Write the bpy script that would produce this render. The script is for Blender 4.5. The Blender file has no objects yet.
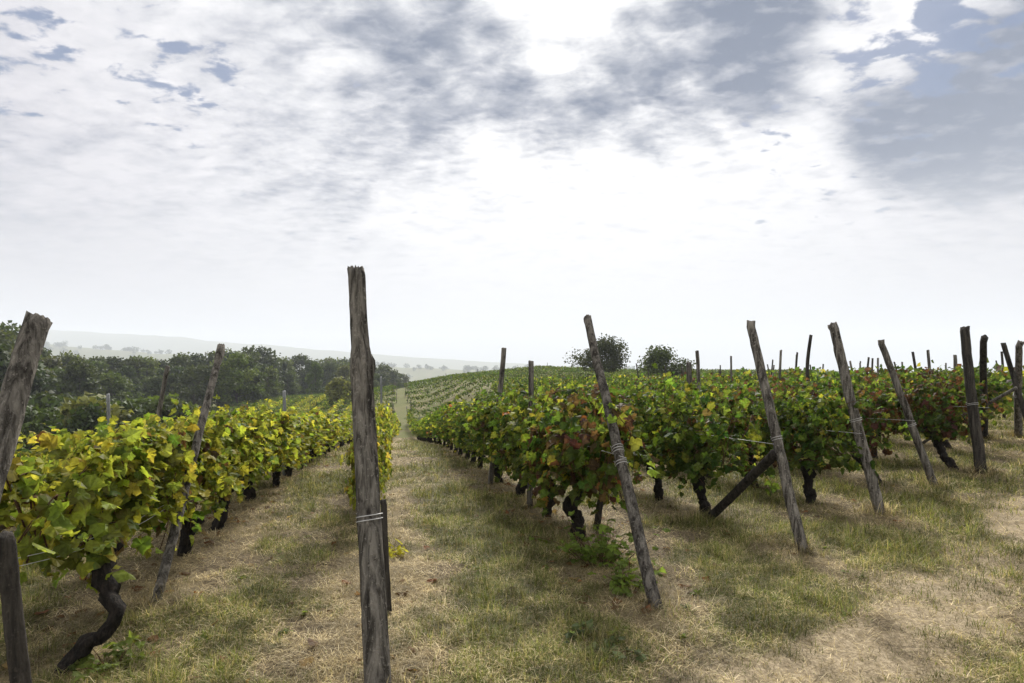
import bpy, math, random
import numpy as np
C = bpy.context.scene
COL = C.collection
R = math.radians
# ------------------------------------------------------------------ camera
F, HX, HY, EYE = 568.9, 512.0, 365.0, 1.6      # focal in pixels, principal column, horizon line, eye height
cd = bpy.data.cameras.new('camera'); cam = bpy.data.objects.new('camera', cd); COL.objects.link(cam)
cam.location = (0, 0, EYE); cam.rotation_euler = (R(90), 0, 0)
cd.sensor_width = 36; cd.lens = 20; cd.shift_y = (HY-341.5)/1024; cd.clip_start = 0.05; cd.clip_end = 20000
C.camera = cam
# ------------------------------------------------------------------ exposure / render
C.view_settings.view_transform = 'Standard'; C.view_settings.look = 'None'
C.view_settings.exposure = 1.5; C.view_settings.gamma = 1; C.view_settings.use_curve_mapping = False
C.render.engine = 'CYCLES'
cy = C.cycles
cy.max_bounces = 6; cy.diffuse_bounces = 3; cy.glossy_bounces = 2; cy.transmission_bounces = 4
cy.transparent_max_bounces = 6; cy.volume_bounces = 3
cy.caustics_reflective = False; cy.caustics_refractive = False
cy.use_denoising = True; cy.use_adaptive_sampling = True; cy.adaptive_threshold = 0.015
SUN_AZ, SUN_EL = 5.0, 38.0
# ------------------------------------------------------------------ node helpers
def sock(nt, v, inp):
    if hasattr(v, 'is_linked'): nt.links.new(v, inp)
    elif isinstance(v, (tuple, list)):
        inp.default_value = tuple(v) if len(inp.default_value) == len(v) else tuple(v)+(1,)
    else: inp.default_value = v
class NT:
    def __init__(s, nt): s.nt = nt
    def n(s, t, **k):
        x = s.nt.nodes.new(t)
        for a, b in k.items(): setattr(x, a, b)
        return x
    def m(s, op, a, b=0.0, c=0.0, clamp=False):
        x = s.n('ShaderNodeMath', operation=op, use_clamp=clamp)
        sock(s.nt, a, x.inputs[0]); sock(s.nt, b, x.inputs[1]); sock(s.nt, c, x.inputs[2]); return x.outputs[0]
    def vm(s, op, a, b=(0, 0, 0)):
        x = s.n('ShaderNodeVectorMath', operation=op); sock(s.nt, a, x.inputs[0]); sock(s.nt, b, x.inputs[1])
        return x.outputs['Value'] if op in ('DOT_PRODUCT', 'LENGTH') else x.outputs[0]
    def ss(s, a, b, v, lo=0.0, hi=1.0):
        x = s.n('ShaderNodeMapRange', interpolation_type='SMOOTHSTEP'); sock(s.nt, v, x.inputs[0])
        x.inputs[1].default_value = a; x.inputs[2].default_value = b; x.inputs[3].default_value = lo; x.inputs[4].default_value = hi
        return x.outputs[0]
    def noise(s, vec, scale, detail=5, rough=.55, dist=0.0):
        x = s.n('ShaderNodeTexNoise'); sock(s.nt, vec, x.inputs['Vector'])
        x.inputs['Scale'].default_value = scale; x.inputs['Detail'].default_value = detail
        x.inputs['Roughness'].default_value = rough; x.inputs['Distortion'].default_value = dist
        return x.outputs['Fac']
    def mix(s, f, a, b, blend='MIX'):
        x = s.n('ShaderNodeMix', data_type='RGBA', blend_type=blend, clamp_factor=True)
        sock(s.nt, f, x.inputs[0]); sock(s.nt, a, x.inputs[6]); sock(s.nt, b, x.inputs[7]); return x.outputs[2]
    def attr(s, name):
        return s.n('ShaderNodeAttribute', attribute_name=name)
    def bump(s, h, strength, dist):
        x = s.n('ShaderNodeBump'); x.inputs['Strength'].default_value = strength; x.inputs['Distance'].default_value = dist
        s.nt.links.new(h, x.inputs['Height']); return x.outputs[0]
# ------------------------------------------------------------------ sky
W = bpy.data.worlds.new('World'); C.world = W; W.use_nodes = True
W.node_tree.nodes.clear(); w = NT(W.node_tree)
sky = w.n('ShaderNodeTexSky', sky_type='NISHITA', sun_disc=False)
sky.sun_elevation = R(SUN_EL); sky.sun_rotation = R(SUN_AZ); sky.air_density = 1.2; sky.dust_density = 1.5
dirv = w.n('ShaderNodeTexCoord').outputs['Generated']
sep = w.n('ShaderNodeSeparateXYZ'); w.nt.links.new(dirv, sep.inputs[0])
zz = w.m('MAXIMUM', sep.outputs[2], 0.0)
den = w.m('ADD', zz, .16)
cmb = w.n('ShaderNodeCombineXYZ')
w.nt.links.new(w.m('DIVIDE', sep.outputs[0], den), cmb.inputs[0]); w.nt.links.new(w.m('DIVIDE', sep.outputs[1], den), cmb.inputs[1])
cp = cmb.outputs[0]
def pdir(px, py):
    v = np.array([px-HX, F, HY-py]); return tuple(v/np.linalg.norm(v))
def blob(px, py, rpx, wgt):                      # a cloud bank (or clearing) in a given direction of the sky
    d = pdir(px, py); ca = math.cos(math.atan(rpx/F)*d[1])
    return w.m('MULTIPLY', w.ss(ca-(1-ca)*2.6, 1.0, w.vm('DOT_PRODUCT', dirv, d)), wgt)
def total(lst):
    s_ = lst[0]
    for q in lst[1:]: s_ = w.m('ADD', s_, q)
    return s_
amp = lambda v, k_: w.m('ADD', w.m('MULTIPLY', w.m('SUBTRACT', v, .5), k_), .5)
def field_at(v):
    mp = w.n('ShaderNodeMapping'); mp.inputs['Rotation'].default_value = (0, 0, R(35)); mp.inputs['Scale'].default_value = (1, 1.6, 1); w.nt.links.new(v, mp.inputs[0])
    a_ = amp(w.noise(v, 3.0, 5, .55, .3), 1.4); b_ = amp(w.noise(mp.outputs[0], 8.0, 5, .55, .35), 1.9); c_ = amp(w.noise(v, 18, 8, .62, .3), 1.7)
    return w.m('ADD', w.m('ADD', w.m('MULTIPLY', a_, .38), w.m('MULTIPLY', b_, .42)), w.m('MULTIPLY', c_, .20)), mp.outputs[0], c_
sd = (math.sin(R(SUN_AZ))*math.cos(R(SUN_EL)), math.cos(R(SUN_AZ))*math.cos(R(SUN_EL)), math.sin(R(SUN_EL)))
sp_ = (sd[0]/(sd[2]+.16), sd[1]/(sd[2]+.16), 0)
toward = w.vm('SUBTRACT', sp_, cp); shift = w.n('ShaderNodeVectorMath', operation='SCALE'); w.nt.links.new(toward, shift.inputs[0]); shift.inputs['Scale'].default_value = .07
f0, mpv, n_fine = field_at(cp); f1, _, _ = field_at(w.vm('ADD', cp, shift.outputs[0]))
relief = w.m('SUBTRACT', f0, f1)
darkb = total([blob(500, 95, 75, .20), blob(560, 85, 50, .16), blob(440, 75, 60, .07), blob(685, 50, 75, .26), blob(650, 100, 55, .12), blob(795, 35, 55, .28), blob(965, 100, 70, .30), blob(890, 125, 40, .16), blob(1050, 85, 70, .2),
               blob(330, 95, 75, .10), blob(20, 60, 130, .02), blob(565, 25, 40, -.20), blob(612, 75, 24, -.12), blob(610, 200, 150, -.20), blob(860, 50, 45, -.14), blob(945, 50, 50, -.14), blob(160, 90, 110, -.05)])
thick = w.ss(.34, .84, w.m('ADD', f0, w.m('MULTIPLY', darkb, 1.05)))
dark = w.m('ADD', w.m('MULTIPLY', thick, 1.0), w.m('MULTIPLY', relief, -1.1), clamp=True)
blueb = total([blob(95, 14, 60, .13), blob(10, 15, 75, .13), blob(195, 100, 38, .17), blob(243, 68, 18, .17), blob(890, 35, 45, .21), blob(1010, 8, 55, .23), blob(768, 126, 20, .17), blob(880, 180, 80, .07),
               blob(690, 98, 18, .14), blob(560, 40, 120, -.2), blob(150, 60, 100, -.05)])
n_gap = amp(w.noise(mpv, 8.0, 6, .52, .4), 1.6)
gap = w.ss(.69, .84, w.m('ADD', w.m('ADD', w.m('MULTIPLY', n_gap, .72), w.m('MULTIPLY', n_fine, .28)), blueb))
cosS = w.vm('DOT_PRODUCT', dirv, sd)
glow = w.ss(.66, .96, cosS); core = w.ss(.90, 1.0, cosS)
back = w.ss(.1, -.5, sep.outputs[1])               # unseen sunlit clouds behind the camera, brightened to light the sides facing it
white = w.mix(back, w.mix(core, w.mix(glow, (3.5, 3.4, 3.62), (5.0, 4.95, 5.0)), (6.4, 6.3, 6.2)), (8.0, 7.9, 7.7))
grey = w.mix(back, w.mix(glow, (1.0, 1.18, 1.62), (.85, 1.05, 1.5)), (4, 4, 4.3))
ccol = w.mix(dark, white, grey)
blue = w.mix(.85, sky.outputs[0], (.16, .40, 1.05))
ccol = w.mix(w.m('MULTIPLY', gap, .92), ccol, blue)
hz = w.ss(.31, .06, zz)
hcol = w.mix(w.ss(.55, .97, cosS), (2.95, 2.85, 3.0), (4.6, 4.55, 4.6))
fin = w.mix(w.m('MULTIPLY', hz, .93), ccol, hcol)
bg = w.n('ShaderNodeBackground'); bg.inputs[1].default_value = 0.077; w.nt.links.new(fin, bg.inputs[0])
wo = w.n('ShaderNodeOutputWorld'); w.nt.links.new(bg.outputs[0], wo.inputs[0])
# ------------------------------------------------------------------ sun (behind thin cloud)
sl = bpy.data.lights.new('sun', 'SUN'); sl.energy = 2.7; sl.angle = R(20); sl.color = (1, .96, .89)
so = bpy.data.objects.new('sun', sl); COL.objects.link(so)
so.rotation_euler = (R(90-SUN_EL), 0, R(180-SUN_AZ))
HAZE_DENSITY = 0.00033

# ================================================================== mesh helpers
rng = np.random.default_rng(7); random.seed(7)
def tag(o, label=None, cat=None, group=None, kind=None):
    if label: o['label'] = label
    if cat: o['category'] = cat
    if group: o['group'] = group
    if kind: o['kind'] = kind
    return o
class MB:
    def __init__(s): s.V = []; s.Fs = []; s.Cc = []; s.n = 0
    def add(s, V, Fa, col=None):
        V = np.asarray(V, float); s.V.append(V); s.Fs.append(np.asarray(Fa, np.int64)+s.n); s.n += len(V)
        s.Cc.append(np.ones((len(V), 4)) if col is None else np.concatenate([np.asarray(col, float), np.ones((len(V), 1))], 1))
        return s
    def mesh(s, name, mat, smooth=True, colours=False, off=None):
        V = np.concatenate(s.V)
        if off is not None: V = V-np.asarray(off)
        me = bpy.data.meshes.new(name); me.vertices.add(len(V)); me.vertices.foreach_set('co', V.astype(np.float32).ravel())
        loops = np.concatenate([f.ravel() for f in s.Fs])
        tot = np.concatenate([np.full(len(f), f.shape[1]) for f in s.Fs])
        st = np.concatenate([[0], np.cumsum(tot)[:-1]])
        me.loops.add(len(loops)); me.loops.foreach_set('vertex_index', loops.astype(np.int32))
        me.polygons.add(len(tot)); me.polygons.foreach_set('loop_start', st.astype(np.int32))
        me.polygons.foreach_set('use_smooth', np.full(len(tot), smooth))
        me.update(calc_edges=True)
        if colours:
            a = me.color_attributes.new('col', 'FLOAT_COLOR', 'POINT'); a.data.foreach_set('color', np.concatenate(s.Cc).astype(np.float32).ravel())
        me.materials.append(mat); return me
def link(name, me, parent=None, loc=(0, 0, 0)):
    o = bpy.data.objects.new(name, me); COL.objects.link(o); o.location = loc
    if parent is not None: o.parent = parent
    return o
def frames(P):
    P = np.asarray(P, float); T = np.gradient(P, axis=0); T /= np.linalg.norm(T, axis=1)[:, None]+1e-9
    ref = np.array([0, 1, 0]) if abs(T[:, 1]).mean() < .8 else np.array([1, 0, 0])
    U = np.cross(ref, T); U /= np.linalg.norm(U, axis=1)[:, None]+1e-9
    return T, U, np.cross(T, U)
def tube(P, rad, sides=8, rough=0.0, rg=rng, cap=True, lobes=None):
    P = np.asarray(P, float); k = len(P); T, U, Vv = frames(P)
    a = np.linspace(0, 2*np.pi, sides, endpoint=False)
    rr = np.asarray(rad, float)[:, None]*np.ones((k, sides))
    if lobes is not None: rr = rr*lobes
    if rough: rr = rr*(1+rough*rg.standard_normal((k, sides)))
    V = P[:, None]+rr[..., None]*(np.cos(a)[None, :, None]*U[:, None]+np.sin(a)[None, :, None]*Vv[:, None])
    V = V.reshape(-1, 3)
    i = np.arange(k-1)[:, None]*sides; j = np.arange(sides)[None]; jn = (j+1) % sides
    Q = np.stack([i+j, i+jn, i+sides+jn, i+sides+j], -1).reshape(-1, 4)
    out = [Q]
    if cap:
        V = np.concatenate([V, P[:1], P[-1:]]); c0, c1 = k*sides, k*sides+1; j = np.arange(sides)
        out.append(np.stack([np.full(sides, c0), (j+1) % sides, j], -1))
        out.append(np.stack([np.full(sides, c1), (k-1)*sides+j, (k-1)*sides+(j+1) % sides], -1))
    return V, out
def add_tube(mb, *a, col=None, **k):
    V, Fs = tube(*a, **k); n0 = mb.n
    mb.add(V, Fs[0], None if col is None else np.tile(col, (len(V), 1)))
    for f in Fs[1:]: mb.Fs.append(f+n0)
def resample(P, n):
    P = np.asarray(P, float); t = np.linspace(0, len(P)-1, n); i = np.clip(t.astype(int), 0, len(P)-2); f = t-i
    p0 = P[np.maximum(i-1, 0)]; p1 = P[i]; p2 = P[i+1]; p3 = P[np.minimum(i+2, len(P)-1)]; f = f[:, None] if P.ndim > 1 else f
    return .5*((2*p1)+(-p0+p2)*f+(2*p0-5*p1+4*p2-p3)*f**2+(-p0+3*p1-3*p2+p3)*f**3)
# ------------------------------------------------------------------ noise in numpy
def vnoise(X, Y, seed=0):
    xi = np.floor(X).astype(np.int64); yi = np.floor(Y).astype(np.int64); fx = X-xi; fy = Y-yi
    fx = fx*fx*(3-2*fx); fy = fy*fy*(3-2*fy)
    def h(a, b):
        n = (a*374761393+b*668265263+seed*1274126177) & 0xffffffff
        n = ((n ^ (n >> 13))*1274126177) & 0xffffffff
        return ((n ^ (n >> 16)) & 0xffff)/65535.
    return (h(xi, yi)*(1-fx)+h(xi+1, yi)*fx)*(1-fy)+(h(xi, yi+1)*(1-fx)+h(xi+1, yi+1)*fx)*fy
def fbm(X, Y, sc, oct=4, seed=0):
    s_ = 0; a = .5; t = 0
    for o in range(oct):
        s_ = s_+a*vnoise(X*sc+o*17.3, Y*sc-o*9.1, seed+o); t += a; a *= .5; sc *= 2.03
    return s_/t
def ss(a, b, x):
    t = np.clip((x-a)/(b-a), 0, 1); return t*t*(3-2*t)
# ------------------------------------------------------------------ terrain
KX = .2056                                        # the rows run towards (-KX, 1)
_ty = np.array([-3000, -60, 0, 3.2, 6.6, 10.4, 13.6, 20.5, 30, 40, 50, 60, 75, 125, 170, 250, 400, 800, 5000.])
_tz = np.array([-6, -.3, 0, 0, -.14, -.4, -.65, -1.3, -2.5, -3.7, -4.7, -5.3, -5.6, -5.8, -7, -14, -30, -46, -60.])
_fy = np.concatenate([np.linspace(-60, 140, 1601), np.linspace(141, 900, 400)])
_fz = np.interp(_fy, _ty, _tz)
_k = np.ones(25)/25; _fz[20:1590] = np.convolve(_fz, _k, 'same')[20:1590]
_bx = np.array([-300, -75, -46, -27, -13.6, 6, 24, 60, 130, 300]); _bz = np.array([-9, -8, -6.3, -4.0, -1.5, .5, -.2, -.4, -.7, -3])
_r1x = np.array([-900, -200, 0, 60, 180, 300, 420, 560, 800, 2000]); _r1y = np.array([328, 322, 326, 330, 337, 348, 358, 367, 378, 378.])
_r2x = np.array([-900, -100, 40, 100, 200, 300, 400, 560, 2000]); _r2y = np.array([338, 338, 344, 349, 355, 362, 367, 371, 372.])
def gh(X, Y):
    X = np.asarray(X, float); Y = np.asarray(Y, float); c = X+KX*Y
    base = np.where((Y > -60) & (Y < 900), np.interp(Y, _fy, _fz), np.interp(Y, _ty, _tz))
    near = 1-ss(130, 260, Y)
    z = base*(1-.74*ss(3.3, 13, c)*near)+.17*ss(6, 11, c)
    q = np.clip(-3.0-c, 0, None); z = z-np.minimum(.10*q*q/(q+2.5), 9)*near
    b = ss(62, 126, Y)*(1-ss(128, 215, Y)); z = z*(1-b)+b*np.interp(X, _bx, _bz)
    px = HX+F*X/np.maximum(Y, 50)
    t1 = EYE+(HY-np.interp(px, _r1x, _r1y))/F*4200; t2 = EYE+(HY-np.interp(px, _r2x, _r2y))/F*1900
    wob = fbm(X, Y, .004, 4, 3)-.5
    z = z+np.exp(-((Y-4200)/560)**2)*np.clip(t1+58+wob*30, 0, None)+np.exp(-((Y-1900)/230)**2)*np.clip(t2+50+wob*24, 0, None)
    return z
def g1(x, y): return float(gh(np.array([x]), np.array([y]))[0])
def micro(X, Y):
    d = np.hypot(X, Y); k = 1-ss(25, 60, d)
    return k*((fbm(X, Y, 1.3, 4, 11)-.5)*.10+(fbm(X, Y, 7, 3, 12)-.5)*.035)
ROWC = [-1.87+1.8*i for i in range(-1, 14)]       # ROWC[1] is the yellow row at far left
def rowc(i): return -1.87+1.8*(i-1)
def masks(X, Y):
    c = X+KX*Y
    n1 = fbm(X, Y, .9, 4, 21); n2 = fbm(X, Y, 3.1, 4, 22); n3 = fbm(X, Y, .35, 3, 23)
    ph = np.mod(c+1.87+.9, 1.8)-.9                # signed distance to the nearest row
    under = np.exp(-(ph/.38)**2)
    # headland track, in front of the row ends
    ex = X-2.0; ey = Y-3.1; tx, ty_ = .8, .6; dt = (-ty_*ex+tx*ey)-.22+.5*(n3-.5)
    track = np.exp(-((dt+.05)/.55)**2)*ss(.2, 1.0, X)
    track = np.clip(track*(.92+1.9*(n2-.5)+.7*(n1-.5)), 0, 1)
    head = ss(.1, -1.4, (Y-3.6)-.72*(X-.9))       # headland side of the row ends
    mid = np.exp(-((np.abs(ph)-.9)/.33)**2)
    green = np.clip(.46+.24*mid-.34*under+2.2*(n1-.5)+1.5*(n2-.5), 0, 1)
    green = np.where(head > .01, green*(1-head)+head*np.clip(.58+2.4*(n1-.5)+1.3*(n2-.5), 0, 1), green)
    for gx, gy, gr_, ga in ((1.37, 3.43, .42, .9), (1.9, 3.75, .4, .5), (2.46, 4.14, .36, .8), (3.43, 4.7, .45, .7), (2.7, 3.15, .4, .8), (.6, 3.1, .5, .35), (4.6, 5.6, .5, .5)):
        green = green+ga*np.exp(-((X-gx)**2+(Y-gy)**2)/gr_**2)*(.35+1.3*n2)
    track = track*(1-.7*np.clip(green-.6, 0, 1)); green = np.clip(green*(1-.8*track), 0, 1)
    far = ss(40, 75, np.hypot(X, Y)); hl = ss(66, 76, Y)*(1-ss(135, 150, Y))*ss(-62, -50, X)*(1-ss(-.6, 0, c)*(1-ss(2.0, 2.6, c))); green = green*(1-far)+far*np.clip(.75+.5*(n3-.5)-.16*hl, 0, 1)
    straw = np.clip(.35+.55*under+1.3*(n2-.5), 0, 1)*(1-track)
    return green, straw, track
# ------------------------------------------------------------------ materials
def mat(name):
    m_ = bpy.data.materials.new(name); m_.use_nodes = True; m_.node_tree.nodes.clear(); t = NT(m_.node_tree)
    o = t.n('ShaderNodeOutputMaterial'); return m_, t, o
def principled(t, o, base, rough=.8, spec=.3, normal=None, metallic=0.0):
    p = t.n('ShaderNodeBsdfPrincipled'); sock(t.nt, base, p.inputs['Base Color']); sock(t.nt, rough, p.inputs['Roughness'])
    p.inputs['Specular IOR Level'].default_value = spec; p.inputs['Metallic'].default_value = metallic
    if normal is not None: t.nt.links.new(normal, p.inputs['Normal'])
    if o is not None: t.nt.links.new(p.outputs[0], o.inputs[0])
    return p
def leaf_mat(name, trans=.42, rough=.5, gain=1.5, spec=.25, vary=False):
    m_, t, o = mat(name); a = t.attr('col').outputs['Color']
    pos = t.n('ShaderNodeNewGeometry').outputs['Position']
    n = t.noise(pos, 45, 3); col = t.mix(t.ss(.3, .7, n), t.mix(1, a, (.72, .72, .7), 'MULTIPLY'), t.mix(1, a, (1.15, 1.15, 1.1), 'MULTIPLY'))
    if vary:                                       # every tree has its own green
        r_ = t.n('ShaderNodeObjectInfo').outputs['Random']; r2 = t.m('FRACT', t.m('MULTIPLY', r_, 17.3))
        col = t.mix(1, col, t.mix(r_, (.38, .44, .42), (1.55, 1.5, 1.1)), 'MULTIPLY'); col = t.mix(t.m('MULTIPLY', r2, .3), col, (.095, .10, .03))
    p = principled(t, None, col, rough, spec)
    tr = t.n('ShaderNodeBsdfTranslucent'); t.nt.links.new(t.mix(1, col, (gain, gain*.97, gain*.55), 'MULTIPLY'), tr.inputs[0])
    mx = t.n('ShaderNodeMixShader'); mx.inputs[0].default_value = trans
    t.nt.links.new(p.outputs[0], mx.inputs[1]); t.nt.links.new(tr.outputs[0], mx.inputs[2]); t.nt.links.new(mx.outputs[0], o.inputs[0])
    return m_
M_leaf = leaf_mat('grape_leaf', .54, .55, 1.75, .12)
M_tree = leaf_mat('tree_leaf', .34, .6, 1.35, .25, True)
M_blade = leaf_mat('grass_blade', .35, .6, 1.2, .15)
def bark_mat(name, dark, light, scale=1.0, grain=(28, 28, 2.2)):
    m_, t, o = mat(name); oc = t.n('ShaderNodeTexCoord').outputs['Object']
    mp_ = t.n('ShaderNodeMapping'); mp_.inputs['Scale'].default_value = grain; t.nt.links.new(oc, mp_.inputs[0])
    oi = t.n('ShaderNodeObjectInfo').outputs['Random']
    off = t.vm('ADD', mp_.outputs[0], t.vm('SCALE', (13.7, 7.1, 5.3)))
    g = t.noise(off, scale, 8, .7, .6); b = t.noise(oc, 7*scale, 5, .6); f_ = t.noise(oc, 60*scale, 3, .6)
    col = t.mix(t.ss(.36, .66, g), dark, light)
    col = t.mix(t.ss(.55, .75, b), col, tuple(x*.55 for x in dark))
    col = t.mix(t.m('MULTIPLY', t.ss(.58, .68, f_), .5), col, tuple(min(1, x*1.5) for x in light))
    col = t.mix(t.m('MULTIPLY', oi, .35), col, dark)
    h = t.m('ADD', t.m('MULTIPLY', g, 1.0), t.m('MULTIPLY', f_, .25))
    principled(t, o, col, .88, .15, t.bump(h, 1.0, .035)); return m_
M_post = bark_mat('weathered_wood', (.030, .026, .022), (.27, .245, .21))
M_postdark = bark_mat('dark_wood', (.017, .015, .013), (.075, .065, .053))
M_bark = bark_mat('vine_bark', (.008, .007, .006), (.040, .032, .026), 1.0, (34, 34, 8))
M_cane = bark_mat('cane_bark', (.06, .03, .016), (.16, .09, .05), 1.0, (30, 30, 8))
M_treebark = bark_mat('tree_bark', (.03, .025, .02), (.10, .085, .065), .5, (6, 6, 1))
M_concrete = bark_mat('pale_concrete', (.13, .135, .135), (.26, .265, .265), 1.0, (9, 9, 3))
m_, t, o = mat('galvanised_wire'); principled(t, o, t.mix(t.noise(t.n('ShaderNodeNewGeometry').outputs['Position'], 30, 2), (.34, .33, .32), (.62, .61, .59)), .45, .5, None, .2); M_wire = m_
# ground
m_, t, o = mat('vineyard_ground'); pos = t.n('ShaderNodeNewGeometry').outputs['Position']
at = t.attr('col'); sp = t.n('ShaderNodeSeparateColor'); t.nt.links.new(at.outputs['Color'], sp.inputs[0])
gN, sN, dN = sp.outputs[0], sp.outputs[1], sp.outputs[2]
na = t.noise(pos, 6, 8, .7); nb = t.noise(pos, 38, 5, .7, .4); nc = t.noise(pos, 140, 3, .6)
soil = t.mix(t.ss(.35, .7, nb), (.060, .046, .029), (.21, .163, .10))
strw = t.mix(t.ss(.3, .7, nc), (.13, .10, .055), (.33, .265, .155))
grn = t.mix(t.ss(.3, .7, nb), (.060, .066, .022), (.15, .155, .055))
drt = t.mix(t.ss(.3, .7, nb), (.19, .15, .092), (.43, .35, .235))
col = t.mix(t.ss(.25, .75, t.m('ADD', sN, t.m('MULTIPLY', t.m('SUBTRACT', nb, .5), 1.2))), soil, strw)
col = t.mix(t.ss(.3, .8, t.m('ADD', gN, t.m('MULTIPLY', t.m('SUBTRACT', nb, .5), .9))), col, grn)
col = t.mix(t.ss(.2, .7, t.m('ADD', dN, t.m('MULTIPLY', t.m('SUBTRACT', na, .5), .8))), col, drt)
hgt = t.m('ADD', t.m('ADD', t.m('MULTIPLY', na, .6), t.m('MULTIPLY', nb, .35)), t.m('MULTIPLY', nc, .15))
principled(t, o, col, .95, .1, t.bump(hgt, .8, .06)); M_ground = m_

# ================================================================== GROUND
nr, na_ = 330, 560
rad = .25*(5900/.25)**(np.arange(nr)/(nr-1)); ang = np.linspace(0, 2*np.pi, na_, endpoint=False)
GX = rad[:, None]*np.sin(ang); GY = rad[:, None]*np.cos(ang)+1.0
GZ = gh(GX, GY)+micro(GX, GY)
gV = np.concatenate([np.stack([GX, GY, GZ], -1).reshape(-1, 3), [[0, 1, g1(0, 1)]]])
i = np.arange(nr-1)[:, None]*na_; j = np.arange(na_)[None]; jn = (j+1) % na_
gF = np.stack([i+j, i+na_+j, i+na_+jn, i+jn], -1).reshape(-1, 4)
gm = np.stack(masks(gV[:, 0], gV[:, 1]), -1)
mb = MB(); mb.add(gV, gF, gm); mb.Fs.append(np.stack([np.full(na_, nr*na_), np.arange(na_), (np.arange(na_)+1) % na_], -1))
tag(link('ground', mb.mesh('ground', M_ground, True, True)), kind='structure')

# ================================================================== HAZE
m_ = bpy.data.materials.new('haze_air'); m_.use_nodes = True; m_.node_tree.nodes.clear(); t = NT(m_.node_tree)
pv = t.n('ShaderNodeVolumePrincipled'); pv.inputs['Color'].default_value = (.81, .855, .95, 1); pv.inputs['Density'].default_value = HAZE_DENSITY
pv.inputs['Anisotropy'].default_value = 0.0
oo = t.n('ShaderNodeOutputMaterial'); t.nt.links.new(pv.outputs[0], oo.inputs['Volume'])
zlo, zhi, e = float(gV[:, 2].min())-1.0, float(gV[:, 2].max())+14, 5960
bv = np.array([[sx*e, sy*e, z_] for z_ in (zlo, zhi) for sx, sy in ((-1, -1), (1, -1), (1, 1), (-1, 1))])
mb = MB(); mb.add(bv, [[3, 2, 1, 0], [4, 5, 6, 7], [0, 1, 5, 4], [1, 2, 6, 5], [2, 3, 7, 6], [3, 0, 4, 7]])
tag(link('haze', mb.mesh('haze', m_, False)), kind='stuff')

# ================================================================== LEAVES
_h = [(.20, -.12), (.42, -.06), (.44, .13), (.55, .34), (.42, .44), (.37, .63), (.20, .74)]
L0 = np.array([(0, .04)]+_h+[(0, .98)]+[(-x, y) for x, y in _h[::-1]]); L0c = (0, .34)
_h1 = [(.38, -.1), (.52, .34), (.33, .66)]
L1 = np.array([(0, 0)]+_h1+[(0, .98)]+[(-x, y) for x, y in _h1[::-1]])
L2 = np.array([(0, -.05), (.48, .28), (0, .95), (-.48, .28)])
def leaves(mb, P, T, N, S, col, lod, rg):
    n = len(P)
    if n == 0: return
    T = T/np.linalg.norm(T, axis=1)[:, None]; X = np.cross(T, N); X /= np.linalg.norm(X, axis=1)[:, None]+1e-9; Z = np.cross(X, T)
    if lod < 2:
        base = L0 if lod == 0 else L1; pts = np.concatenate([base, [L0c]]); k = len(base)
        fold = rg.uniform(-.25, .75, (n, 1)); curl = rg.uniform(-.35, .9, (n, 1))
        lz = -fold*np.abs(pts[None, :, 0])-curl*(pts[None, :, 1]-.3)**2+.075*rg.standard_normal((n, len(pts)))*(np.arange(len(pts)) < k)
        jit = 1+.10*rg.standard_normal((n, len(pts)))
        V = P[:, None]+S[:, None, None]*(pts[None, :, 0, None]*jit[..., None]*X[:, None]+pts[None, :, 1, None]*jit[..., None]*T[:, None]+lz[..., None]*Z[:, None])
        f = np.stack([np.full(k, k), np.arange(k), (np.arange(k)+1) % k], -1)
        m = len(pts)
    else:
        pts = L2; m = 4
        lz = np.array([0, -.15, -.1, -.15])[None]*rg.uniform(-.5, 1.5, (n, 1))
        V = P[:, None]+S[:, None, None]*(pts[None, :, 0, None]*X[:, None]+pts[None, :, 1, None]*T[:, None]+lz[..., None]*Z[:, None])
        f = np.array([[0, 1, 2, 3]])
    Fa = (f[None]+(np.arange(n)*m)[:, None, None]).reshape(-1, f.shape[1])
    cv = np.repeat(col[:, None], m, 1)
    if lod < 2:                                    # paler ribs in the middle, some rims dried brown
        cv[:, -1] *= 1.22; rim = (rg.random((n, m)) < np.where(rg.random((n, 1)) < .2, .45, .04)); rim[:, -1] = False
        cv = np.where(rim[..., None], cv*.45+np.array([.10, .058, .026])*.55, cv)
    mb.add(V.reshape(-1, 3), Fa, cv.reshape(-1, 3))
PAL = {
 'yg': (.215, .225, .038), 'yel': (.34, .29, .06), 'gr': (.115, .145, .030), 'dk': (.042, .068, .016), 'mid': (.075, .112, .022),
 'br': (.085, .056, .027), 'rd': (.08, .042, .024), 'or': (.24, .11, .04), 'wine': (.07, .034, .024)}
STY = {
 'yellow': (('yg', .52), ('gr', .36), ('yel', .014), ('mid', .08), ('br', .028)),
 'lime':   (('yg', .54), ('yel', .07), ('gr', .35), ('br', .03)),
 'green':  (('mid', .36), ('dk', .22), ('gr', .25), ('yg', .13), ('br', .016), ('or', .002), ('rd', .003)),
 'mid':    (('mid', .55), ('dk', .25), ('gr', .20)),
 'rust':   (('br', .24), ('wine', .05), ('mid', .30), ('dk', .16), ('gr', .14), ('yg', .08), ('or', .02)),
 'dark':   (('dk', .46), ('mid', .32), ('gr', .11), ('yg', .05), ('rd', .006), ('br', .02)),
 'wine':   (('dk', .34), ('mid', .22), ('wine', .22), ('rd', .06), ('br', .08), ('gr', .06), ('yg', .02))}
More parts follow.
